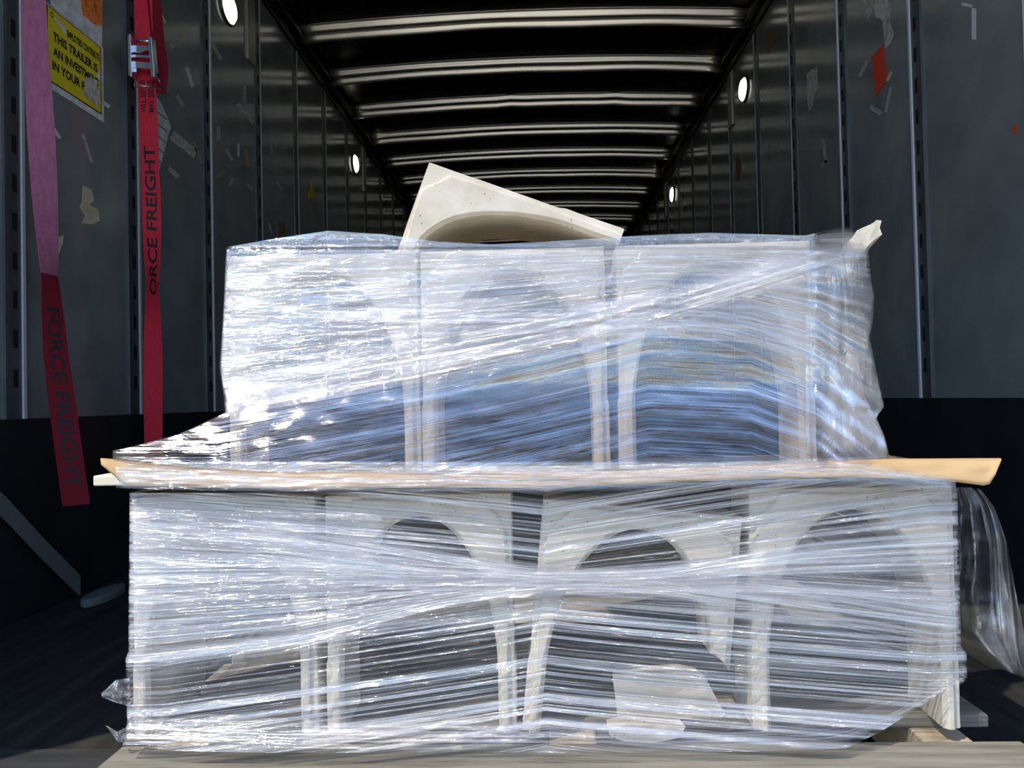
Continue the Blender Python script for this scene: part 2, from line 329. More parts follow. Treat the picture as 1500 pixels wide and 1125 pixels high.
# ------------------------------------------------------------------ stickers, papers and tape on the walls
def wallpoly(pts, X, off=0.0008):
    s = 1 if X < 0 else -1
    return [Vector((X + s * off, p.y, p.z)) for p in (onx(a, b, X) for a, b in pts)]
def decal(name, pts, X, m, label, cat, group=None, th=0.0008, parent=None, off=0.0008):
    s = 1 if X < 0 else -1
    o = MB().prism(wallpoly(pts, X, off), (s * th, 0, 0)).build(name, m, parent)
    if label: tag(o, label, cat, group)
    return o
# yellow warning sign
sg = empty('warning_sign', (0, 0, 0), 'torn yellow sign with black lettering about the trailer, on the left wall', 'sign')
a, c = onx(68, 119, XL), onx(148, 166, XL)
ya, yb, zb = a.y, c.y, (a.z + c.z) / 2
zt = onx(70, 8, XL).z
def wl(u, v, t): return Vector((XL + t, lerp(ya, yb, u), lerp(zb, zt, v)))
def wrect(u0, v0, u1, v1, t0, t1): return MB().prism([wl(u0, v0, t0), wl(u1, v0, t0), wl(u1, v1, t0), wl(u0, v1, t0)], (t1 - t0, 0, 0))
wrect(-0.03, -0.09, 1.05, 1.02, 0.0008, 0.0016).build('backing', PAPER, sg)
wrect(0, 0, 1, 1, 0.0016, 0.0022).build('border', BLACK, sg)
wrect(0.02, 0.018, 0.98, 0.985, 0.0022, 0.0028).build('panel', YEL, sg)
def letters(s, u0, u1, v0, v1):
    v, f = text_geo(s, 0.042)
    mesh('lettering', [wl(lerp(u0, u1, a), lerp(v0, v1, b), 0.0033) for a, b in v], f, BLACK, sg)
letters('O', 0.06, 0.11, 0.87, 0.95)
letters('EMPLOYEES CONTRIBUTE', 0.34, 0.96, 0.77, 0.87)
letters('THIS TRAILER IS', 0.10, 0.92, 0.575, 0.70)
letters('AN INVESTMENT', 0.10, 0.96, 0.38, 0.50)
letters('IN YOUR F', 0.08, 0.66, 0.18, 0.305)
tn = lambda pts, m: MB().prism([wl(u, v, 0.0036) for u, v in pts], (0.0006, 0, 0)).build('torn_patch', m, sg)
tn([(0.62, 0.12), (0.95, 0.08), (0.96, 0.30), (0.90, 0.38), (0.93, 0.46), (0.78, 0.44), (0.66, 0.36), (0.68, 0.26)], TORN)
tn([(0.10, 0.90), (0.22, 0.91), (0.33, 0.86), (0.33, 0.78), (0.20, 0.82)], PAPER)
tn([(0.88, 0.50), (0.97, 0.48), (0.97, 0.66), (0.93, 0.60)], PAPER)
decal('paper_sheet', [(74, 0), (149, 0), (149, 69), (74, 8)], XL, PAPER, 'white paper sheet on the left wall above the yellow sign', 'paper')
decal('orange_sticker', [(117, -6), (148, -6), (149, 38), (138, 36), (120, 21)], XL, ORANGE, 'orange sticker overlapping the white paper above the yellow sign', 'sticker', off=0.0018)
decal('blue_sticker', [(224, 18), (237, 28), (240, 78), (226, 70)], XL, BLUE, 'blue sticker on the left wall behind the ratchet strap', 'sticker')
pw = decal('shipping_paper', [(226, 138), (236, 152), (250, 184), (236, 238), (230, 258), (225, 250)], XL, PAPER, 'white striped paper on the left wall behind the red strap', 'paper')
for i in range(5):
    y = 160 + i * 17; decal('stripe', [(226, y), (245 - i, y + 14), (245 - i, y + 17), (226, y + 3)], XL, TAPETAN, None, None, parent=pw, off=0.0018, th=0.0004)
G = 'tape scraps stuck to the trailer walls'
def strip(a, b, wd):
    a, b = Vector(a), Vector(b); d = (b - a).normalized(); n = Vector((-d.y, d.x)) * wd / 2
    j = [random.uniform(-0.25, 0.25) * wd for _ in range(4)]
    return [tuple(a + n + d * j[0]), tuple(b + n + d * j[1]), tuple(b - n + d * j[2]), tuple(a - n + d * j[3])]
LT = [((250, 67), (266, 65), 8, TAPE, 'short grey tape scrap right of the blue sticker'),
      ((273, 98), (282, 128), 5, TAPEW, 'slanted white tape strip right of the ratchet buckle'),
      ((259, 141), (269, 156), 5, TAPE, 'short grey tape scrap below the slanted white strip'),
      ((252, 198), (286, 226), 13, TORN, 'wide torn beige tape piece right of the striped paper'),
      ((283, 207), (294, 239), 4, TAPETAN, 'thin tan tape strip at the end of the wide torn piece'),
      ((246, 246), (261, 260), 7, TAPE, 'grey tape scrap just right of the striped paper tip'),
      ((71, 179), (88, 203), 5, TAPEW, 'bent white tape strip below the left end of the yellow sign'),
      ((121, 197), (134, 238), 4, TAPE, 'long thin tape strip below the yellow sign'),
      ((151, 150), (161, 158), 5, TAPEW, 'small white tape bit at the lower corner of the yellow sign'),
      ((228, 8), (242, 34), 4, BEIGE, 'slanted beige tape strip above the blue sticker'),
      ((311, 64), (323, 87), 5, TAPE, 'slanted grey tape strip right of the second wall post'),
      ((347, 152), (371, 180), 6, TORN, 'long slanted tape strip on the third wall panel'),
      ((358, 125), (358, 150), 5, TAPE, 'upright tape strip touching the long slanted one'),
      ((320, 186), (320, 206), 5, TAPE, 'short upright tape strip right of the second wall post'),
      ((331, 218), (340, 235), 5, TAPE, 'short slanted tape strip on the third wall panel'),
      ((349, 210), (349, 229), 3, TAPEW, 'bright white upright tape sliver on the third wall panel'),
      ((359, 216), (364, 244), 5, TAPETAN, 'tan upright tape strip on the third wall panel'),
      ((319, 259), (329, 249), 4, TAPETAN, 'small tan tape scrap low on the third wall panel'),
      ((336, 272), (341, 262), 4, TAPE, 'tiny tape scrap beside the small tan one'),
      ((361, 269), (370, 278), 4, TAPE, 'tiny slanted tape scrap beside the third wall post'),
      ((397, 208), (398, 226), 3, TAPE, 'thin upright tape strip on the fourth wall panel'),
      ((405, 268), (413, 278), 3, TAPE, 'tiny slanted tape scrap on the fourth wall panel'),
      ((393, 326), (398, 342), 3, TAPE, 'thin bent tape scrap just above the wrapped load on the left')]
RT = [((1271, 88), (1260, 112), 5, TAPE, 'slanted grey tape strip left of the red sticker'),
      ((1276, 157), (1290, 166), 7, TAPE, 'short wide tape scrap below the red sticker'),
      ((1305, 128), (1298, 165), 4, TAPE, 'long thin tape strip below the right of the red sticker'),
      ((1306, 105), (1300, 119), 4, BEIGE, 'small beige tape scrap at the lower edge of the red sticker'),
      ((1427, 12), (1427, 57), 6, TAPEW, 'long upright tape strip near the top right of the right wall'),
      ((1410, 6), (1424, 9), 4, TAPEW, 'short flat tape bit at the top of the long upright strip'),
      ((1206, 204), (1210, 238), 4, TAPE, 'thin upright tape strip below the torn beige label'),
      ((1203, 243), (1213, 234), 4, TAPE, 'tiny tape scrap at the foot of a thin strip, below the beige label'),
      ((1129, 208), (1124, 222), 2, TAPE, 'first of two thin parallel tape slivers on the right wall'),
      ((1145, 206), (1141, 222), 2, TAPE, 'second of two thin parallel tape slivers, nearer the opening')]
for a, b, wd, m, lb in LT: decal('tape_scrap', strip(a, b, wd), XL, m, lb, 'tape', G)
for a, b, wd, m, lb in RT: decal('tape_scrap', strip(a, b, wd), XR, m, lb, 'tape', G)
decal('paper_remnant', [(121, 272), (134, 278), (137, 294), (130, 300), (143, 306), (146, 323), (134, 329), (119, 327), (124, 316), (116, 304), (119, 296)], XL, BEIGE, 'larger torn beige paper remnant, below the yellow sign', 'paper', 'torn paper remnants on the left wall')
decal('paper_remnant', [(79, 349), (93, 344), (91, 357), (85, 373), (77, 372), (78, 362)], XL, BEIGE, 'smaller torn beige paper remnant, beside the faded strap', 'paper', 'torn paper remnants on the left wall')
decal('brown_label', [(408, 328), (418, 326), (418, 345), (408, 347)], XL, BROWN, 'small brown label on the left wall just above the wrapped load', 'label')
decal('yellow_tag', [(456, 266), (459, 276), (462, 284), (460, 292), (451, 291), (452, 282), (455, 278)], XL, YTAG, 'small yellow tag hanging on the left wall', 'tag', th=0.004)
decal('torn_paper', [(1262, -2), (1300, -2), (1306, 12), (1303, 32), (1310, 50), (1306, 62), (1297, 72), (1295, 48), (1292, 28), (1284, 26), (1280, 14), (1272, 30), (1269, 12)], XR, TORN, 'torn whitish paper at the top of the right wall above the red sticker', 'paper')
decal('red_sticker', [(1278, 84), (1294, 64), (1296, 84), (1300, 104), (1299, 118), (1284, 141), (1281, 112)], XR, REDST, 'bright red-orange sticker on the right wall', 'sticker', off=0.0018)
decal('torn_label', [(1182, 108), (1197, 96), (1198, 128), (1193, 140), (1191, 156), (1185, 163), (1182, 140)], XR, TORN, 'torn beige label on the right wall', 'label')
decal('brown_label', [(1122, 52), (1136, 42), (1138, 64), (1130, 70), (1125, 80), (1123, 66)], XR, BROWN, 'brown label on the right wall near the roof', 'label')
decal('brown_label', [(1078, 242), (1082, 222), (1086, 244), (1084, 264), (1079, 266)], XR, BROWN, 'small brown label far along the right wall, below the lamp', 'label')
decal('red_scrap', [(1484, 184), (1490, 181), (1490, 194), (1484, 196)], XR, REDST, 'tiny red scrap at the right edge of the right wall', 'tape')

# ------------------------------------------------------------------ straps
def strap_surface(cl, Y, wid, twist):
    """cl: pixel centre line (px,py) top to bottom; twist: table of py -> half-turn angle; returns f(s,t) -> world"""
    tab = [(py, px) for px, py in cl]
    def f(py, t):
        c = W(interp(tab, py), py, Y); a = interp(twist, py)
        return c + Vector((math.cos(a), math.sin(a), 0)) * (t - 0.5) * wid
    return f
def strap_mesh(f, p0, p1, n=90, th=0.002):
    vs, fs = [], []
    for i in range(n + 1):
        py = lerp(p0, p1, i / n)
        a, b = f(py, 0), f(py, 1); d = (b - a).normalized(); nrm = Vector((d.y, -d.x, 0)) * th
        vs += [a, b, b + nrm, a + nrm]
    for i in range(n):
        q = 4 * i
        for k in range(4): fs.append((q + k, q + (k+1) % 4, q + 4 + (k+1) % 4, q + 4 + k))
    fs += [(0, 1, 2, 3), (4*n, 4*n+3, 4*n+2, 4*n+1)]
    return vs, fs
def strap_text(f, s, p_low, p_high, t0, t1, parent, m, th=0.0028):
    v, fc = text_geo(s); out = []
    for a, b in v:   # reads upwards, letter tops to the left
        py = lerp(p_low, p_high, a); t = lerp(t1, t0, b)
        A, B = f(py, 0), f(py, 1); d = (B - A).normalized()
        out.append(f(py, t) + Vector((d.y, -d.x, 0)) * th)
    mesh('lettering', out, fc, m, parent)
rs = empty('ratchet_strap', W(215, 95, 2.5), 'bright red ratchet strap with zinc buckle hanging by the left wall', 'strap')
def kid(o, par): o.parent = par; o.matrix_parent_inverse = Matrix.Translation(-par.location); return o
f1 = strap_surface([(209, -40), (212, 90), (216, 140), (222, 300), (223, 410), (225, 650), (225, 800)], 2.5, 0.058, [(-40, 0.15), (240, 0.15), (330, 0.65), (418, 1.45), (480, 0.95), (560, 0.45), (640, 0.1), (800, 0.0)])
kid(mesh('webbing', *strap_mesh(f1, -330, 685, 400), RED), rs)
for (s, a, b, t0, t1) in (('ORCE FREIGHT', 432, 214, 0.2, 0.8), ('WLL 500 LB', 165, 118, 0.12, 0.42), ('MAX 500 LB', 165, 118, 0.55, 0.88)):
    v, fc = text_geo(s); out = []
    for p, q in v:
        py = lerp(a, b, p); t = lerp(t1, t0, q); A, B = f1(py, 0), f1(py, 1); d = (B - A).normalized()
        out.append(f1(py, t) + Vector((d.y, -d.x, 0)) * 0.0032)
    kid(mesh('lettering', out, fc, BLACK), rs)
f1b = strap_surface([(222, -40), (231, 60), (237, 100), (233, 135)], 2.515, 0.045, [(-40, 0.9), (135, 0.75)])
kid(mesh('loose_tail', *strap_mesh(f1b, -330, 136, 60), DKRED), rs)
# ratchet buckle: side plates, spindle, release bars and handle frame
def bp(px, py, dy=0.0): return W(px, py, 2.47 + dy)
bk = MB(); q = lambda pts, d=-0.006, dy=0.0: bk.prism([bp(a, b, dy) for a, b in pts], (0, d, 0))
q([(194, 56), (198, 56), (200, 118), (195, 116)], -0.03); q([(223, 58), (228, 60), (233, 118), (228, 118)], -0.03)
q([(195, 68), (227, 70), (228, 77), (216, 76), (208, 80), (195, 78)], -0.012)
q([(194, 82), (229, 84), (230, 88), (194, 86)], -0.014)
q([(196, 92), (231, 95), (231, 104), (197, 102)], -0.016); q([(197, 102), (203, 102), (203, 108), (198, 108)], -0.014); q([(226, 104), (232, 104), (232, 109), (226, 109)], -0.014)
kid(bk.build('buckle', ZINC, bevel=0.0012), rs)
hd = MB().tube([bp(201, 108, -0.02), bp(197, 126, -0.03), bp(237, 129, -0.03), bp(231, 109, -0.02)], 0.004, 8)
kid(MB().tube([bp(199, 59, -0.012), bp(224, 61, -0.012)], 0.006, 8).build('spindle', ZINC, smooth=True), rs)
kid(hd.build('handle', ZINC, smooth=True), rs)
ps = empty('cargo_strap', W(60, 300, 1.95), 'faded pink twisted cargo strap at the far left, hanging beside the yellow sign', 'strap')
f2 = strap_surface([(47, -60), (52, 60), (58, 150), (66, 300), (72, 400), (82, 520), (95, 620), (106, 700), (112, 740)], 1.93, 0.062, [(-60, 0.1), (100, 0.2), (240, 0.75), (330, 1.15), (402, 1.52), (470, 1.2), (560, 0.9), (640, 0.75), (800, 0.6)])
kid(mesh('webbing', *strap_mesh(f2, -590, 402, 120), PINK), ps)
kid(mesh('webbing', *strap_mesh(f2, 402, 740, 220), DKRED), ps)
v, fc = text_geo('FORCE FREIGHT'); out = []
for p, q_ in v:
    py = lerp(450, 715, p); t = lerp(0.22, 0.8, q_); A, B = f2(py, 0), f2(py, 1); d = (B - A).normalized()
    out.append(f2(py, t) + Vector((d.y, -d.x, 0)) * 0.003)
kid(mesh('lettering', out, fc, BLACK), ps)
# strap lying against the kick plate and trailing onto the floor
gp = [onx(-40, 700, XL + 0.03), onx(12, 748, XL + 0.03), onx(60, 800, XL + 0.035), onx(118, 858, XL + 0.04)]
vs, fs = [], []
for i, p in enumerate(gp):
    vs += [p + Vector((0, 0.0, 0.03)), p - Vector((0, 0, 0.03)), p + Vector((-0.004, 0, -0.03)), p + Vector((-0.004, 0, 0.03))]
for i in range(3):
    for k in range(4): fs.append((4*i+k, 4*i+(k+1)%4, 4*i+4+(k+1)%4, 4*i+4+k))
gs = mesh('webbing_strap', vs, fs + [(0, 1, 2, 3), (12, 15, 14, 13)], GREYWEB); tag(gs, 'dull grey webbing strap sloping down the dark lower left wall', 'strap')
p = onx(152, 853, XL + 0.12)
b = MB(); b.prism([(p.x + 0.05 * math.cos(t) * 0.7, p.y + 0.10 * math.sin(t), 0.001) for t in [2 * math.pi * k / 18 for k in range(18)]], (0, 0, 0.025))
tag(b.build('floor_pad', GREYWEB, bevel=0.006), 'dull grey oval pad on the dark floor left of the lower pallet', 'pad')

# ------------------------------------------------------------------ stone arches
def arch_mesh(name, Wd, H, D, leg=0.023, crown=0.03, b_ax=0.212, cutL=0.0, cutR=0.0, seed=0, bisect=None, foot=0.002):
    """one upside-down U block: inner edge a half ellipse on straight legs; front at y=0, feet at z=0"""
    hw = Wd / 2; a = hw - leg; zc_ = H - crown - b_ax
    P = []                                            # (inner, outer) pairs from left foot over the crown to right foot
    nl = 7; nc = 48
    for k in range(nl):
        z = cutL + (zc_ - cutL) * k / nl if cutL < zc_ else None
        if z is not None: P.append(((-a, z), (-hw, z)))
    cor = math.atan2(H - zc_, hw)
    angs = sorted({math.pi * k / nc for k in range(nc + 1)} | {cor, math.pi - cor, cor - 0.02, cor + 0.02, math.pi - cor - 0.02, math.pi - cor + 0.02}, reverse=True)
    for t in angs:
        ix, iz = a * math.cos(t), zc_ + b_ax * math.sin(t)
        ct, st = math.cos(t), math.sin(t)
        k1 = hw / abs(ct) if abs(ct) > 1e-6 else 1e9; k2 = (H - zc_) / st if st > 1e-6 else 1e9
        k = min(k1, k2)
        ox, oz = k * ct, zc_ + k * st
        lo = cutL if ix < 0 else cutR
        if iz < lo: continue
        P.append(((ix, iz), (ox, oz)))
    for k in range(1, nl + 1):
        z = zc_ - (zc_ - cutR) * k / nl if cutR < zc_ else None
        if z is not None: P.append(((a, z), (hw, z)))
    vs, fs = [], []
    rnd = random.Random(seed)
    m = 9
    for i, ((ix, iz), (ox, oz)) in enumerate(P):
        d = Vector((ox - ix, oz - iz)); Ld = d.length; d /= Ld
        cd = min(math.hypot(abs(ox) - hw, oz - H), 0.2)
        ins = 0.010 + 0.026 * math.exp(-(cd / 0.022) ** 2)
        ins = min(ins, Ld * 0.4)
        bulge = foot if oz < 0.1 else 0.0
        sx = 1 if ox > 0 else -1
        sec = [(0, 0.007), (min(0.006, Ld * 0.25), 0.0), (Ld - ins, 0.0), (Ld - ins + 0.003, 0.005), (Ld, 0.006), (Ld, 0.012), (Ld, D * 0.5), (Ld - 0.002, D), (0.003, D)]
        end = (i == 0 and cutL > 0) or (i == len(P) - 1 and cutR > 0)
        for j, (o, y) in enumerate(sec):
            x = ix + d.x * o; z = iz + d.y * o
            if j in (4, 5, 6, 7): x += sx * bulge
            s = 0.0007
            x += s * nz(x * 40 + seed, z * 40, y * 40); z_ = z + s * nz(z * 40, x * 40 + seed, y * 40) * (1 if z > 0.004 else 0)
            if end: z_ += rnd.uniform(-0.008, 0.012)
            vs.append((x, y, z_))
    for i in range(len(P) - 1):
        for j in range(m):
            fs.append((i*m+j, i*m+(j+1)%m, (i+1)*m+(j+1)%m, (i+1)*m+j))
    fs += [tuple(range(m)), tuple(range((len(P)-1)*m, len(P)*m))]
    o = mesh(name, vs, fs, STONE)
    if bisect:
        bm = bmesh.new(); bm.from_mesh(o.data)
        r = bmesh.ops.bisect_plane(bm, geom=bm.verts[:] + bm.edges[:] + bm.faces[:], plane_co=bisect[0], plane_no=bisect[1], clear_inner=True)
        ed = [e for e in r['geom_cut'] if isinstance(e, bmesh.types.BMEdge)]
        bmesh.ops.holes_fill(bm, edges=ed); bmesh.ops.recalc_face_normals(bm, faces=bm.faces); bm.to_mesh(o.data); bm.free()
    bv = o.modifiers.new('bevel', 'BEVEL'); bv.width = 0.0015; bv.segments = 1; bv.limit_method = 'ANGLE'; bv.angle_limit = math.radians(50)
    return o
DEP = 0.11
YL, YU = 1.05, 1.12
ZP = 0.105                       # pallet deck
ZCARD = 0.436                    # cardboard sheet on the lower row
ZU = 0.455                       # feet of the upper row
HU = 0.327
GL, GU = 'stone arches of the lower row', 'stone arches of the upper row'
def set_arch(x0, x1, Y, z, H, label, group, seed, roty=0.0, leg=0.023, Dp=DEP, **kw):
    o = arch_mesh('stone_arch', x1 - x0, H, Dp, seed=seed, leg=leg, **kw)
    o.location = ((x0 + x1) / 2, Y, z); o.rotation_euler = (0, roty, 0)
    return tag(o, label, 'stone arch', group)
def X(px, py, Y): return W(px, py, Y).x
HL = 0.326
set_arch(X(192, 900, YL), X(461, 900, YL), YL, ZP, HL, 'upright cream stone arch in the lower row, under the left end of the cardboard', GL, 1, Dp=0.19)
set_arch(X(477, 900, YL), X(752, 900, YL), YL, ZP, HL, 'upright stone arch in the lower row, just left of the tilted broken arch', GL, 2)
# tilted broken arch: turned clockwise on its left foot, right leg snapped
xa = X(766, 1040, YL); wd3 = 0.272; th3 = math.radians(6.2)
o = arch_mesh('stone_arch', wd3, HL - 0.008, DEP, seed=3, cutR=0.128)
o.rotation_euler = (0, th3, 0)
o.location = (xa + wd3 / 2 * math.cos(th3), YL, ZP - wd3 / 2 * math.sin(th3) * -1 - wd3 * math.sin(th3) * 0.0 + 0.001)
o.location.z = ZP + 0.001 - (wd3 / 2) * math.sin(th3)
tag(o, 'tilted cream stone arch with a snapped right leg, lower row', 'stone arch', GL)
set_arch(X(1103, 900, YL), X(1404, 900, YL), YL, ZP, HL, 'upright cream stone arch at the right end of the lower row', GL, 4, leg=0.022)
set_arch(X(334, 500, YU), X(612, 500, YU), YU, ZU, HU, 'upright cream stone arch at the left end of the upper row', GU, 5)
set_arch(X(617, 500, YU), X(889, 500, YU), YU, ZU, HU, 'upright cream stone arch in the middle of the upper row, under the half arch', GU, 6, leg=0.022)
set_arch(X(906, 500, YU), X(1192, 500, YU), YU, ZU, HU, 'upright cream stone arch in the upper row beside the torn right end', GU, 7)
# half of a broken arch lying on its side on top of the upper row
YF = 1.17; th = math.radians(69)       # turned counter-clockwise as seen from the opening
HF, WF = 0.32, 0.275
Zrow = ZU + HU + 0.003
Mrot = Matrix.Rotation(-th, 4, 'Y')
cornr = Mrot @ Vector((WF / 2, 0, HF)); tgt = W(628, 236, YF); base = tgt - cornr
nl_ = Mrot.inverted().to_3x3() @ Vector((0, 0, 1)); pl = Mrot.inverted() @ (Vector((0, 0, Zrow)) - base)
o = arch_mesh('stone_arch', WF, HF, 0.2, seed=9, bisect=(pl, nl_), leg=0.024)
o.matrix_world = Matrix.Translation(base) @ Mrot
tag(o, 'broken half of a stone arch lying on its side on top of the load', 'stone arch')

def chunk(name, pts, Y, dep, label, group=None, seed=0, cuts=3, taper=0.9, lean=0.0):
    """broken stone lump from a pixel outline at depth Y"""
    fr = [W(a, b, Y) for a, b in pts]; c = sum(fr, Vector()) / len(fr)
    bk_ = [c + (p - c) * taper + Vector((0, dep, lean)) for p in fr]
    n = len(fr); bm = bmesh.new(); V = [bm.verts.new(p) for p in fr + bk_]
    bm.faces.new(V[:n]); bm.faces.new(V[n:][::-1])
    for i in range(n): bm.faces.new((V[i], V[(i+1) % n], V[n+(i+1) % n], V[n+i]))
    bmesh.ops.recalc_face_normals(bm, faces=bm.faces)
    bmesh.ops.triangulate(bm, faces=bm.faces)
    bmesh.ops.subdivide_edges(bm, edges=bm.edges[:], cuts=cuts, use_grid_fill=True)
    for v in bm.verts: v.co += Vector((nz(v.co.x*60+seed, v.co.z*60, v.co.y*60), nz(v.co.y*60, v.co.x*60+seed, 3), nz(v.co.z*60, v.co.y*60, seed))) * 0.0028
    me = bpy.data.meshes.new(name); bm.to_mesh(me); bm.free(); me.materials.append(STONE)
    o = bpy.data.objects.new(name, me); C.objects.link(o)
    return tag(o, label, 'stone fragment', group)
GF = 'broken stone fragments'
chunk('stone_fragment', [(1232, 368), (1256, 338), (1284, 321), (1292, 322), (1289, 332), (1293, 343), (1280, 352), (1262, 370), (1248, 398), (1236, 396)], 1.135, 0.07, 'pale broken stone fragment jutting up at the top right corner of the upper load', GF, 11, lean=-0.02)
chunk('stone_fragment', [(1230, 520), (1256, 520), (1266, 580), (1284, 620), (1300, 660), (1299, 672), (1270, 672), (1258, 625), (1238, 570)], 1.13, 0.08, 'leaning broken stone leg at the bottom right of the upper load', GF, 12)
chunk('stone_fragment', [(897, 988), (1000, 984), (1032, 990), (1062, 1046), (1055, 1053), (905, 1053)], 1.10, 0.04, 'flat broken stone slab standing inside the tilted arch', GF, 13)
chunk('stone_fragment', [(888, 1066), (920, 1060), (1003, 1064), (996, 1080), (960, 1088), (915, 1086), (893, 1076)], 1.005, 0.03, 'low broken stone lump on the pallet in front of the slab', GF, 14)

# ------------------------------------------------------------------ wooden pallet
pal = empty('wooden_pallet', (0.02, 0.95, 0.0), 'weathered wooden pallet on the trailer floor under the stacked load', 'pallet')
px0, px1 = -0.565, 0.615
YB = [0.92, 1.10, 1.24, 1.38, 1.52, 1.66, 1.80]
for i, y in enumerate(YB):
    b = MB().box((px0 + random.uniform(-.006, .006), y, ZP - 0.018), (px1 + random.uniform(-.006, .006), y + 0.1, ZP))
    kid(b.build('deck_board', WOOD, bevel=0.003), pal)
for x in (px0 + 0.03, 0.005, px1 - 0.105):
    kid(MB().box((x, 0.915, 0.016), (x + 0.065, 1.9, ZP - 0.018)).build('stringer', WOODY, bevel=0.003), pal)
for y in (0.905, 1.375, 1.80):
    kid(MB().box((px0, y, 0.0), (px1, y + 0.1, 0.016)).build('bottom_board', WOOD, bevel=0.003), pal)
# ------------------------------------------------------------------ cardboard sheet between the rows
cbt = empty('cardboard_sheet', (0, 1.03, ZCARD), 'brown cardboard sheet with folded down edge between the two rows of arches', 'cardboard')
topc = [(148, 671), (162, 672), (200, 676), (300, 684), (400, 689), (700, 692), (900, 689), (1050, 683), (1200, 675), (1300, 672), (1466, 671)]
botc = [(148, 682), (165, 696), (185, 712), (300, 714), (500, 716), (800, 713), (1050, 704), (1200, 699), (1300, 700), (1400, 706), (1440, 711), (1452, 708), (1466, 674)]
nX, nZ = 150, 6; vs, fs = [], []
for i in range(nX + 1):
    px = 148 + (1466 - 148) * i / nX; t, bt = interp(topc, px), interp(botc, px)
    for j in range(nZ + 1):
        py = lerp(t, bt, j / nZ); p = W(px, py, 1.03 - 0.012 * math.sin(math.pi * j / nZ * 0.6))
        p.y += 0.004 * nz(px * 0.02, j * 0.4); vs.append(p)
for i in range(nX):
    for j in range(nZ): fs.append((i*(nZ+1)+j, (i+1)*(nZ+1)+j, (i+1)*(nZ+1)+j+1, i*(nZ+1)+j+1))
fl = kid(mesh('folded_edge', vs, fs, CARD, smooth=True), cbt); m_ = fl.modifiers.new('thickness', 'SOLIDIFY'); m_.thickness = 0.003
vs2, fs2 = [], []
for i in range(nX + 1):
    p = vs[i * (nZ + 1)]
    for k in range(9):
        vs2.append(Vector((p.x, (p.y, 1.06, 1.085, 1.11, 1.16, 1.22, 1.28, 1.34, 1.40)[k], lerp(p.z, ZU - 0.006, min(1, k / 2.0)))))
for i in range(nX):
    for k in range(8): fs2.append((i*9+k, (i+1)*9+k, (i+1)*9+k+1, i*9+k+1))
fl = kid(mesh('sheet', vs2, fs2, CARD, smooth=True), cbt); m_ = fl.modifiers.new('thickness', 'SOLIDIFY'); m_.thickness = 0.003
a = W(136, 697, 1.075); c_ = W(136, 712, 1.075)
tag(MB().box((a.x, 1.075, c_.z), (a.x + 0.3, 1.12, a.z)).build('wooden_batten', BATTEN, bevel=0.002), 'pale wooden batten poking out left under the cardboard sheet', 'wood batten')

# ------------------------------------------------------------------ stretch film
def grid(name, fn, nu, nv, m, parent, fade=None):
    vs = []; uvs = []
    for i in range(nu + 1):
        for j in range(nv + 1):
            p, q_ = fn(i / nu, j / nv); vs.append(p); uvs.append(q_)
    fs = [(i*(nv+1)+j, (i+1)*(nv+1)+j, (i+1)*(nv+1)+j+1, i*(nv+1)+j+1) for i in range(nu) for j in range(nv)]
    me = bpy.data.meshes.new(name); me.from_pydata([tuple(v) for v in vs], [], fs); me.materials.append(m)
    uvl = me.uv_layers.new(name='UVMap')
    for lp in me.loops: uvl.data[lp.index].uv = uvs[lp.vertex_index]
    fa = me.attributes.new('fade', 'FLOAT', 'POINT')
    fa.data.foreach_set('value', [fade(i / nu, j / nv) if fade else 1.0 for i in range(nu + 1) for j in range(nv + 1)])
    me.polygons.foreach_set('use_smooth', [True] * len(me.polygons)); me.update()
    o = bpy.data.objects.new(name, me); C.objects.link(o); o.parent = parent
    return o
MM = 0.00097
# --- lower wrap
LTOP = [(190, 722), (470, 722), (740, 716), (800, 712), (1100, 706), (1200, 704), (1300, 706), (1400, 714)]
LBOT = [(185, 1092), (260, 1100), (400, 1103), (700, 1102), (900, 1103), (1100, 1101), (1240, 1096), (1290, 1072), (1340, 1040), (1414, 992)]
LLEFT = [(700, 190), (955, 188), (965, 184), (1060, 186), (1100, 178)]
LRIGHT = [(700, 1402), (950, 1408), (965, 1416), (1060, 1418)]
def vlow(px, py):
    sp = 0.30 + 0.70 * min(1.0, abs(px - 800) / 560.0) ** 0.9
    yc_ = 852 - 0.03 * (px - 800)
    dy = py - yc_
    core = 95 * sp
    return (dy / sp if abs(dy) < core else math.copysign(95 + (abs(dy) - core), dy)) * MM
def ylow(px, py):
    f = max(0.0, (py - 1000) / 90.0)
    return YL - 0.007 - 0.068 * f ** 1.6
def low_pt(px, py, off=0.0, amp=0.0022):
    v = vlow(px, py); u = px * MM
    d = nz(u * 2.5, v * 55, 1.7) + 0.6 * nz(u * 5, v * 130, 5.2)
    Y = ylow(px, py) - 0.002 - off + amp * d
    return W(px, py, Y), (u, v)
SIDE = 0.55
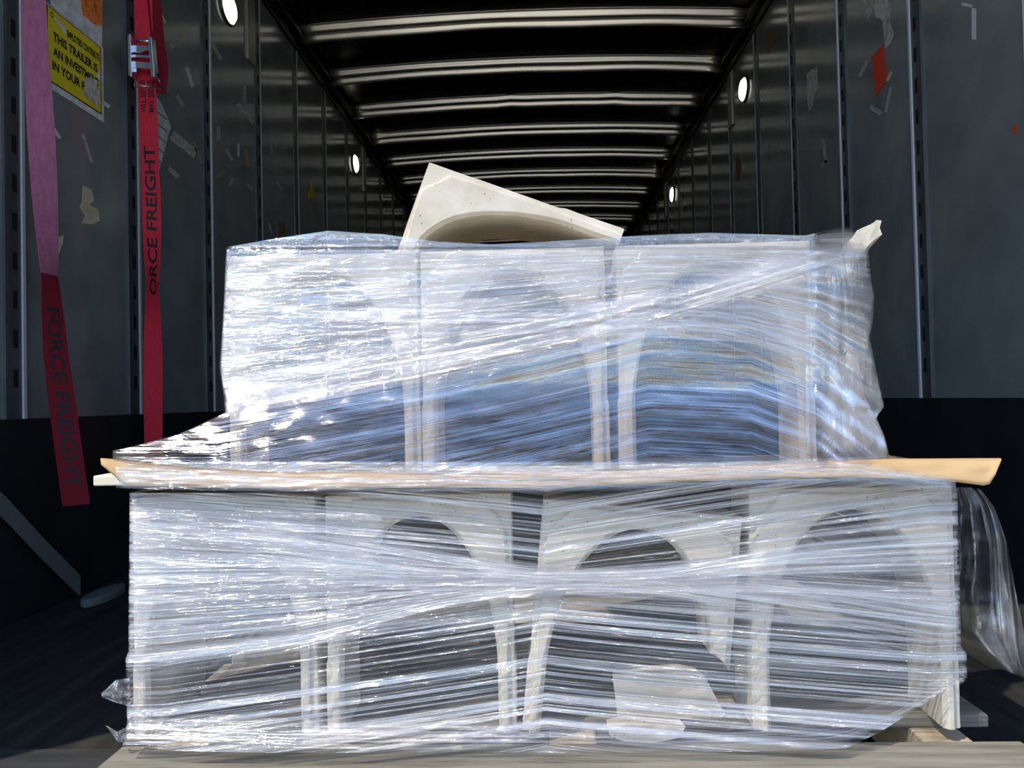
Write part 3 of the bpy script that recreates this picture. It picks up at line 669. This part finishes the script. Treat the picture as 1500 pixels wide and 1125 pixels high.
def wrap_fn(top, bot, left, right, ptf, ns=0.12, back=1.75, off=0.0, bulge=0.004):
    """front sheet, turned back along both ends"""
    def fn(s, t):
        if ns <= s <= 1 - ns:
            k = (s - ns) / (1 - 2 * ns)
            px = lerp(left[0][1], right[0][1], k); py = lerp(interp(top, px), interp(bot, px), t)
            px = lerp(interp(left, py), interp(right, py), k)
            py = lerp(interp(top, px), interp(bot, px), t)
            return ptf(px, py, off)
        k = (ns - s) / ns if s < ns else (s - 1 + ns) / ns
        e = left if s < ns else right; sg_ = -1 if s < ns else 1
        px0_ = e[0][1]; py = lerp(interp(top, px0_), interp(bot, px0_), t); px = interp(e, py)
        p, (u, v) = ptf(px, py, off); yb = lerp(p.y, back, k ** 1.3)
        p = Vector((p.x + sg_ * (bulge * min(1, k * 8) + 0.004 * nz(yb * 9, v * 40, sg_) * min(1, k * 6)), yb, p.z))
        return p, (u + sg_ * (yb - 1.0), v)
    return fn
lw = empty('stretch_wrap', (0, 1.04, 0.11), 'clear stretch film wound tightly round the lower row of arches', 'stretch wrap', 'stretch film wraps')
def gl_(name, fn, nu, nv, m, par, fade=None):
    o = grid(name, fn, nu, nv, m, par, fade); o.matrix_parent_inverse = Matrix.Translation(-par.location); return o
gl_('film_sheet', wrap_fn(LTOP, LBOT, LLEFT, LRIGHT, low_pt), 300, 130, FILM_LOW, lw)
def band(name, tab, ptf, off, m, par, nu=160, nv=20, fe=0.3, lim=None):
    lim = lim or ((LLEFT, LRIGHT) if par.location.z < 0.3 else (ULEFT, URIGHT))
    """tab: px -> (top, bottom)"""
    tt = [(p, a) for p, a, b in tab]; bb = [(p, b) for p, a, b in tab]
    def smooth(tb, px): return (interp(tb, px - 30) + interp(tb, px) * 2 + interp(tb, px + 30)) / 4
    def fn(s, t):
        px = lerp(tab[0][0], tab[-1][0], s); a, b = smooth(tt, px), smooth(bb, px)
        py = lerp(a, b, t); px = max(interp(lim[0], py) + 1.5, min(interp(lim[1], py) - 1.5, px)); p, _ = ptf(px, py, off)
        return p, (px * MM, (t - 0.5) * 0.5 * (0.05 + 0.0008 * 60) + off * 30)
    def fade(s, t): return min(1, t / fe, (1 - t) / fe) * min(1, s / 0.02 + 0.4, (1 - s) / 0.02 + 0.4)
    return gl_(name, fn, nu, nv, m, par, fade)
band('film_band', [(188, 735, 800), (470, 770, 830), (800, 826, 868), (1100, 838, 880), (1403, 862, 948)], low_pt, 0.003, FILM_BAND, lw)
band('film_band', [(188, 900, 1005), (480, 885, 945), (650, 858, 895), (800, 836, 876), (1100, 812, 852), (1402, 798, 846)], low_pt, 0.0045, FILM_BAND, lw)
band('film_band', [(188, 830, 900), (480, 828, 880), (800, 834, 880), (1100, 830, 875), (1402, 852, 890)], low_pt, 0.006, FILM_BAND, lw)
band('film_band', [(186, 1040, 1092), (400, 1050, 1103), (700, 1052, 1103), (1000, 1056, 1101), (1240, 1046, 1093), (1330, 1015, 1046), (1412, 975, 996)], low_pt, 0.004, FILM_OVER, lw)
band('film_band', [(192, 726, 792), (350, 738, 785), (560, 750, 790)], low_pt, 0.007, FILM_OVER, lw, nu=80)

band('film_band', [(188, 760, 890), (420, 780, 870), (640, 812, 862), (800, 828, 862), (960, 822, 862), (1180, 770, 850), (1402, 740, 850)], low_pt, 0.0075, FILM_BAND, lw, fe=0.5)
band('film_band', [(187, 860, 1010), (420, 850, 980), (640, 845, 905), (800, 838, 872), (960, 840, 880), (1180, 850, 930), (1404, 850, 990)], low_pt, 0.0085, FILM_BAND, lw, fe=0.5)
band('film_band', [(189, 740, 850), (420, 752, 860), (600, 790, 870)], low_pt, 0.0095, FILM_OVER, lw, fe=0.5, nu=80)
# --- upper wrap
UTOP = [(332, 362), (400, 350), (480, 338), (560, 343), (640, 354), (720, 358), (800, 354), (880, 349), (940, 345), (1040, 341), (1180, 345), (1225, 334), (1246, 334), (1272, 360)]
UBOT = [(165, 672), (200, 677), (300, 686), (400, 691), (700, 694), (900, 692), (1050, 686), (1200, 679), (1304, 675)]
ULEFT = [(340, 332), (440, 328), (540, 321), (585, 330), (604, 330), (640, 262), (662, 200), (675, 165)]
URIGHT = [(340, 1272), (390, 1270), (430, 1281), (470, 1279), (495, 1274), (560, 1288), (596, 1296), (612, 1284), (640, 1296), (675, 1304)]
BL = [(320, 606), (600, 556), (760, 522), (950, 478), (1100, 486), (1200, 522), (1300, 606)]
def vup(px, py):
    b = interp(BL, px); t = 352.0
    if py < b: return (py - t) / (b - t) * 235 * MM
    return (235 + (py - b) * 0.9) * MM
def yup(px, py):
    Y = YU - 0.008
    if py > 560: Y -= 0.085 * min(1.0, (py - 560) / 118.0) ** 1.25
    if px > 1200: Y += 0.035 * ((px - 1200) / 90.0) ** 2 * (1 if py < 600 else 0.4)
    if py < 366: Y += (366 - py) * 0.0022
    return Y
def up_pt(px, py, off=0.0, amp=0.0035):
    v = vup(px, py); u = px * MM
    d = nz(u * 6, v * 40, 3.3) + 0.7 * nz(u * 22, v * 70, 9.1)
    a = amp * (1.0 if px < 1195 else 2.4)
    Y = yup(px, py) - 0.003 - off + a * d
    if py < 560 and px < 1195: Y = min(Y, YU - 0.003)
    return W(px, py, Y), (u, v)
uw = empty('stretch_wrap', (0, 1.04, ZU), 'loose clear stretch film wound round the upper row of arches, torn at the right', 'stretch wrap', 'stretch film wraps')
gl_('film_sheet', wrap_fn(UTOP, UBOT, ULEFT, URIGHT, up_pt, ns=0.1, back=1.5, bulge=0.002), 290, 130, FILM_UP, uw)
UB2 = BL
gl_('film_overwrap', wrap_fn([(a, b + 4) for a, b in UTOP], UB2, [(340, 333), (540, 323), (610, 331)], [(340, 1270), (430, 1278), (495, 1272), (610, 1290)], lambda a, b, o: up_pt(a, b, 0.0035), ns=0.1, back=1.45, bulge=0.004), 260, 90, FILM_OVER, uw)
band('film_band', [(322, 425, 500), (620, 435, 505), (900, 435, 500), (1050, 440, 500), (1190, 462, 545), (1290, 530, 615)], up_pt, 0.006, FILM_BAND, uw, fe=0.5)
band('film_band', [(324, 540, 612), (600, 490, 566), (850, 446, 522), (960, 420, 490), (1100, 380, 448), (1190, 352, 420), (1268, 340, 410)], up_pt, 0.008, FILM_BAND, uw, fe=0.5)
band('film_band', [(324, 575, 610), (600, 532, 560), (850, 486, 512), (960, 454, 480), (1100, 404, 440), (1190, 372, 412), (1266, 352, 400)], up_pt, 0.0095, FILM_BAND, uw, fe=0.5)
band('film_band', [(880, 455, 500), (1000, 440, 500), (1100, 462, 530), (1190, 490, 590), (1290, 560, 664)], up_pt, 0.011, FILM_OVER, uw, fe=0.4)
band('film_band', [(1180, 350, 668), (1230, 338, 668), (1300, 338, 668)], up_pt, 0.012, FILM_LOOSE, uw, nu=60, nv=60, fe=0.05)
band('film_band', [(172, 664, 680), (300, 672, 692), (500, 676, 702), (800, 676, 706), (1000, 672, 702), (1150, 668, 694), (1290, 664, 684)], up_pt, 0.010, FILM_OVER, uw)
# film pulled over the cardboard edge
band('film_band', [(170, 676, 716), (400, 690, 722), (800, 690, 722), (1050, 680, 716), (1250, 672, 712), (1400, 700, 722)], lambda a, b, o: (W(a, b, 1.006 - 0.002 * nz(a * .03, b * .2)), (a * MM, b * MM)), 0, FILM_UP, uw, lim=([(0, 100)], [(0, 1460)]))

# --- loose film tail hanging beside the right end of the lower row
tl = empty('film_tail', W(1402, 716, 1.10), 'loose clear film tail hanging beside the right end of the lower row', 'plastic film')
LE = [(714, 1398), (760, 1402), (860, 1404), (925, 1412), (955, 1440), (985, 1478)]
RE = [(714, 1424), (740, 1444), (790, 1462), (860, 1474), (920, 1486), (985, 1492)]
def tail(s, t):
    py = lerp(714, 985, t); a, b = interp(LE, py), interp(RE, py); px = lerp(a, b, s)
    Y = 1.10 + 0.02 * math.sin(s * 9 + t * 3) + 0.012 * nz(s * 5, t * 6, 2)
    return W(px, py + 6 * nz(s * 9, 0.3, 5) * t, Y), (s * 0.09 + t * 0.03, t * 0.27)
o = grid('film_fold', lambda s, t: (tail(s, t)[0], tail(s, t)[1][::-1]), 50, 70, FILM_LOOSE, tl); o.matrix_parent_inverse = Matrix.Translation(-tl.location)
o = grid('film_fold', lambda s, t: (lambda p: (p[0] + Vector((0, -0.02, 0)), (p[1][1] + 2, p[1][0])))(tail(0.55 + 0.45 * s, t)), 24, 70, FILM_OVER, tl); o.matrix_parent_inverse = Matrix.Translation(-tl.location)
# --- torn film ends at the lower left corner
def wisp(pts_a, pts_b, Y, label):
    n = 24
    ta = [(i / (len(pts_a) - 1), p) for i, p in enumerate(pts_a)]
    def at(ps, t):
        k = t * (len(ps) - 1); i = min(int(k), len(ps) - 2); f = k - i
        return (lerp(ps[i][0], ps[i+1][0], f), lerp(ps[i][1], ps[i+1][1], f))
    def fn(s, t):
        a, b = at(pts_a, t), at(pts_b, t); px, py = lerp(a[0], b[0], s), lerp(a[1], b[1], s)
        return W(px, py, Y + 0.008 * nz(s * 4, t * 5, Y)), (s * 0.04, t * 0.06)
    o = grid('film_scrap', fn, 12, n, FILM_LOOSE, None)
    tag(o, label, 'plastic film', 'torn film scraps at the lower left corner')
wisp([(190, 993), (170, 996), (148, 1016)], [(189, 1035), (172, 1030), (150, 1022)], 1.03, 'torn clear film scrap at the left end of the lower row, upper of two')
wisp([(194, 1060), (172, 1072), (154, 1062)], [(196, 1092), (172, 1086), (156, 1064)], 0.99, 'torn clear film scrap above the pallet corner, lower of two')
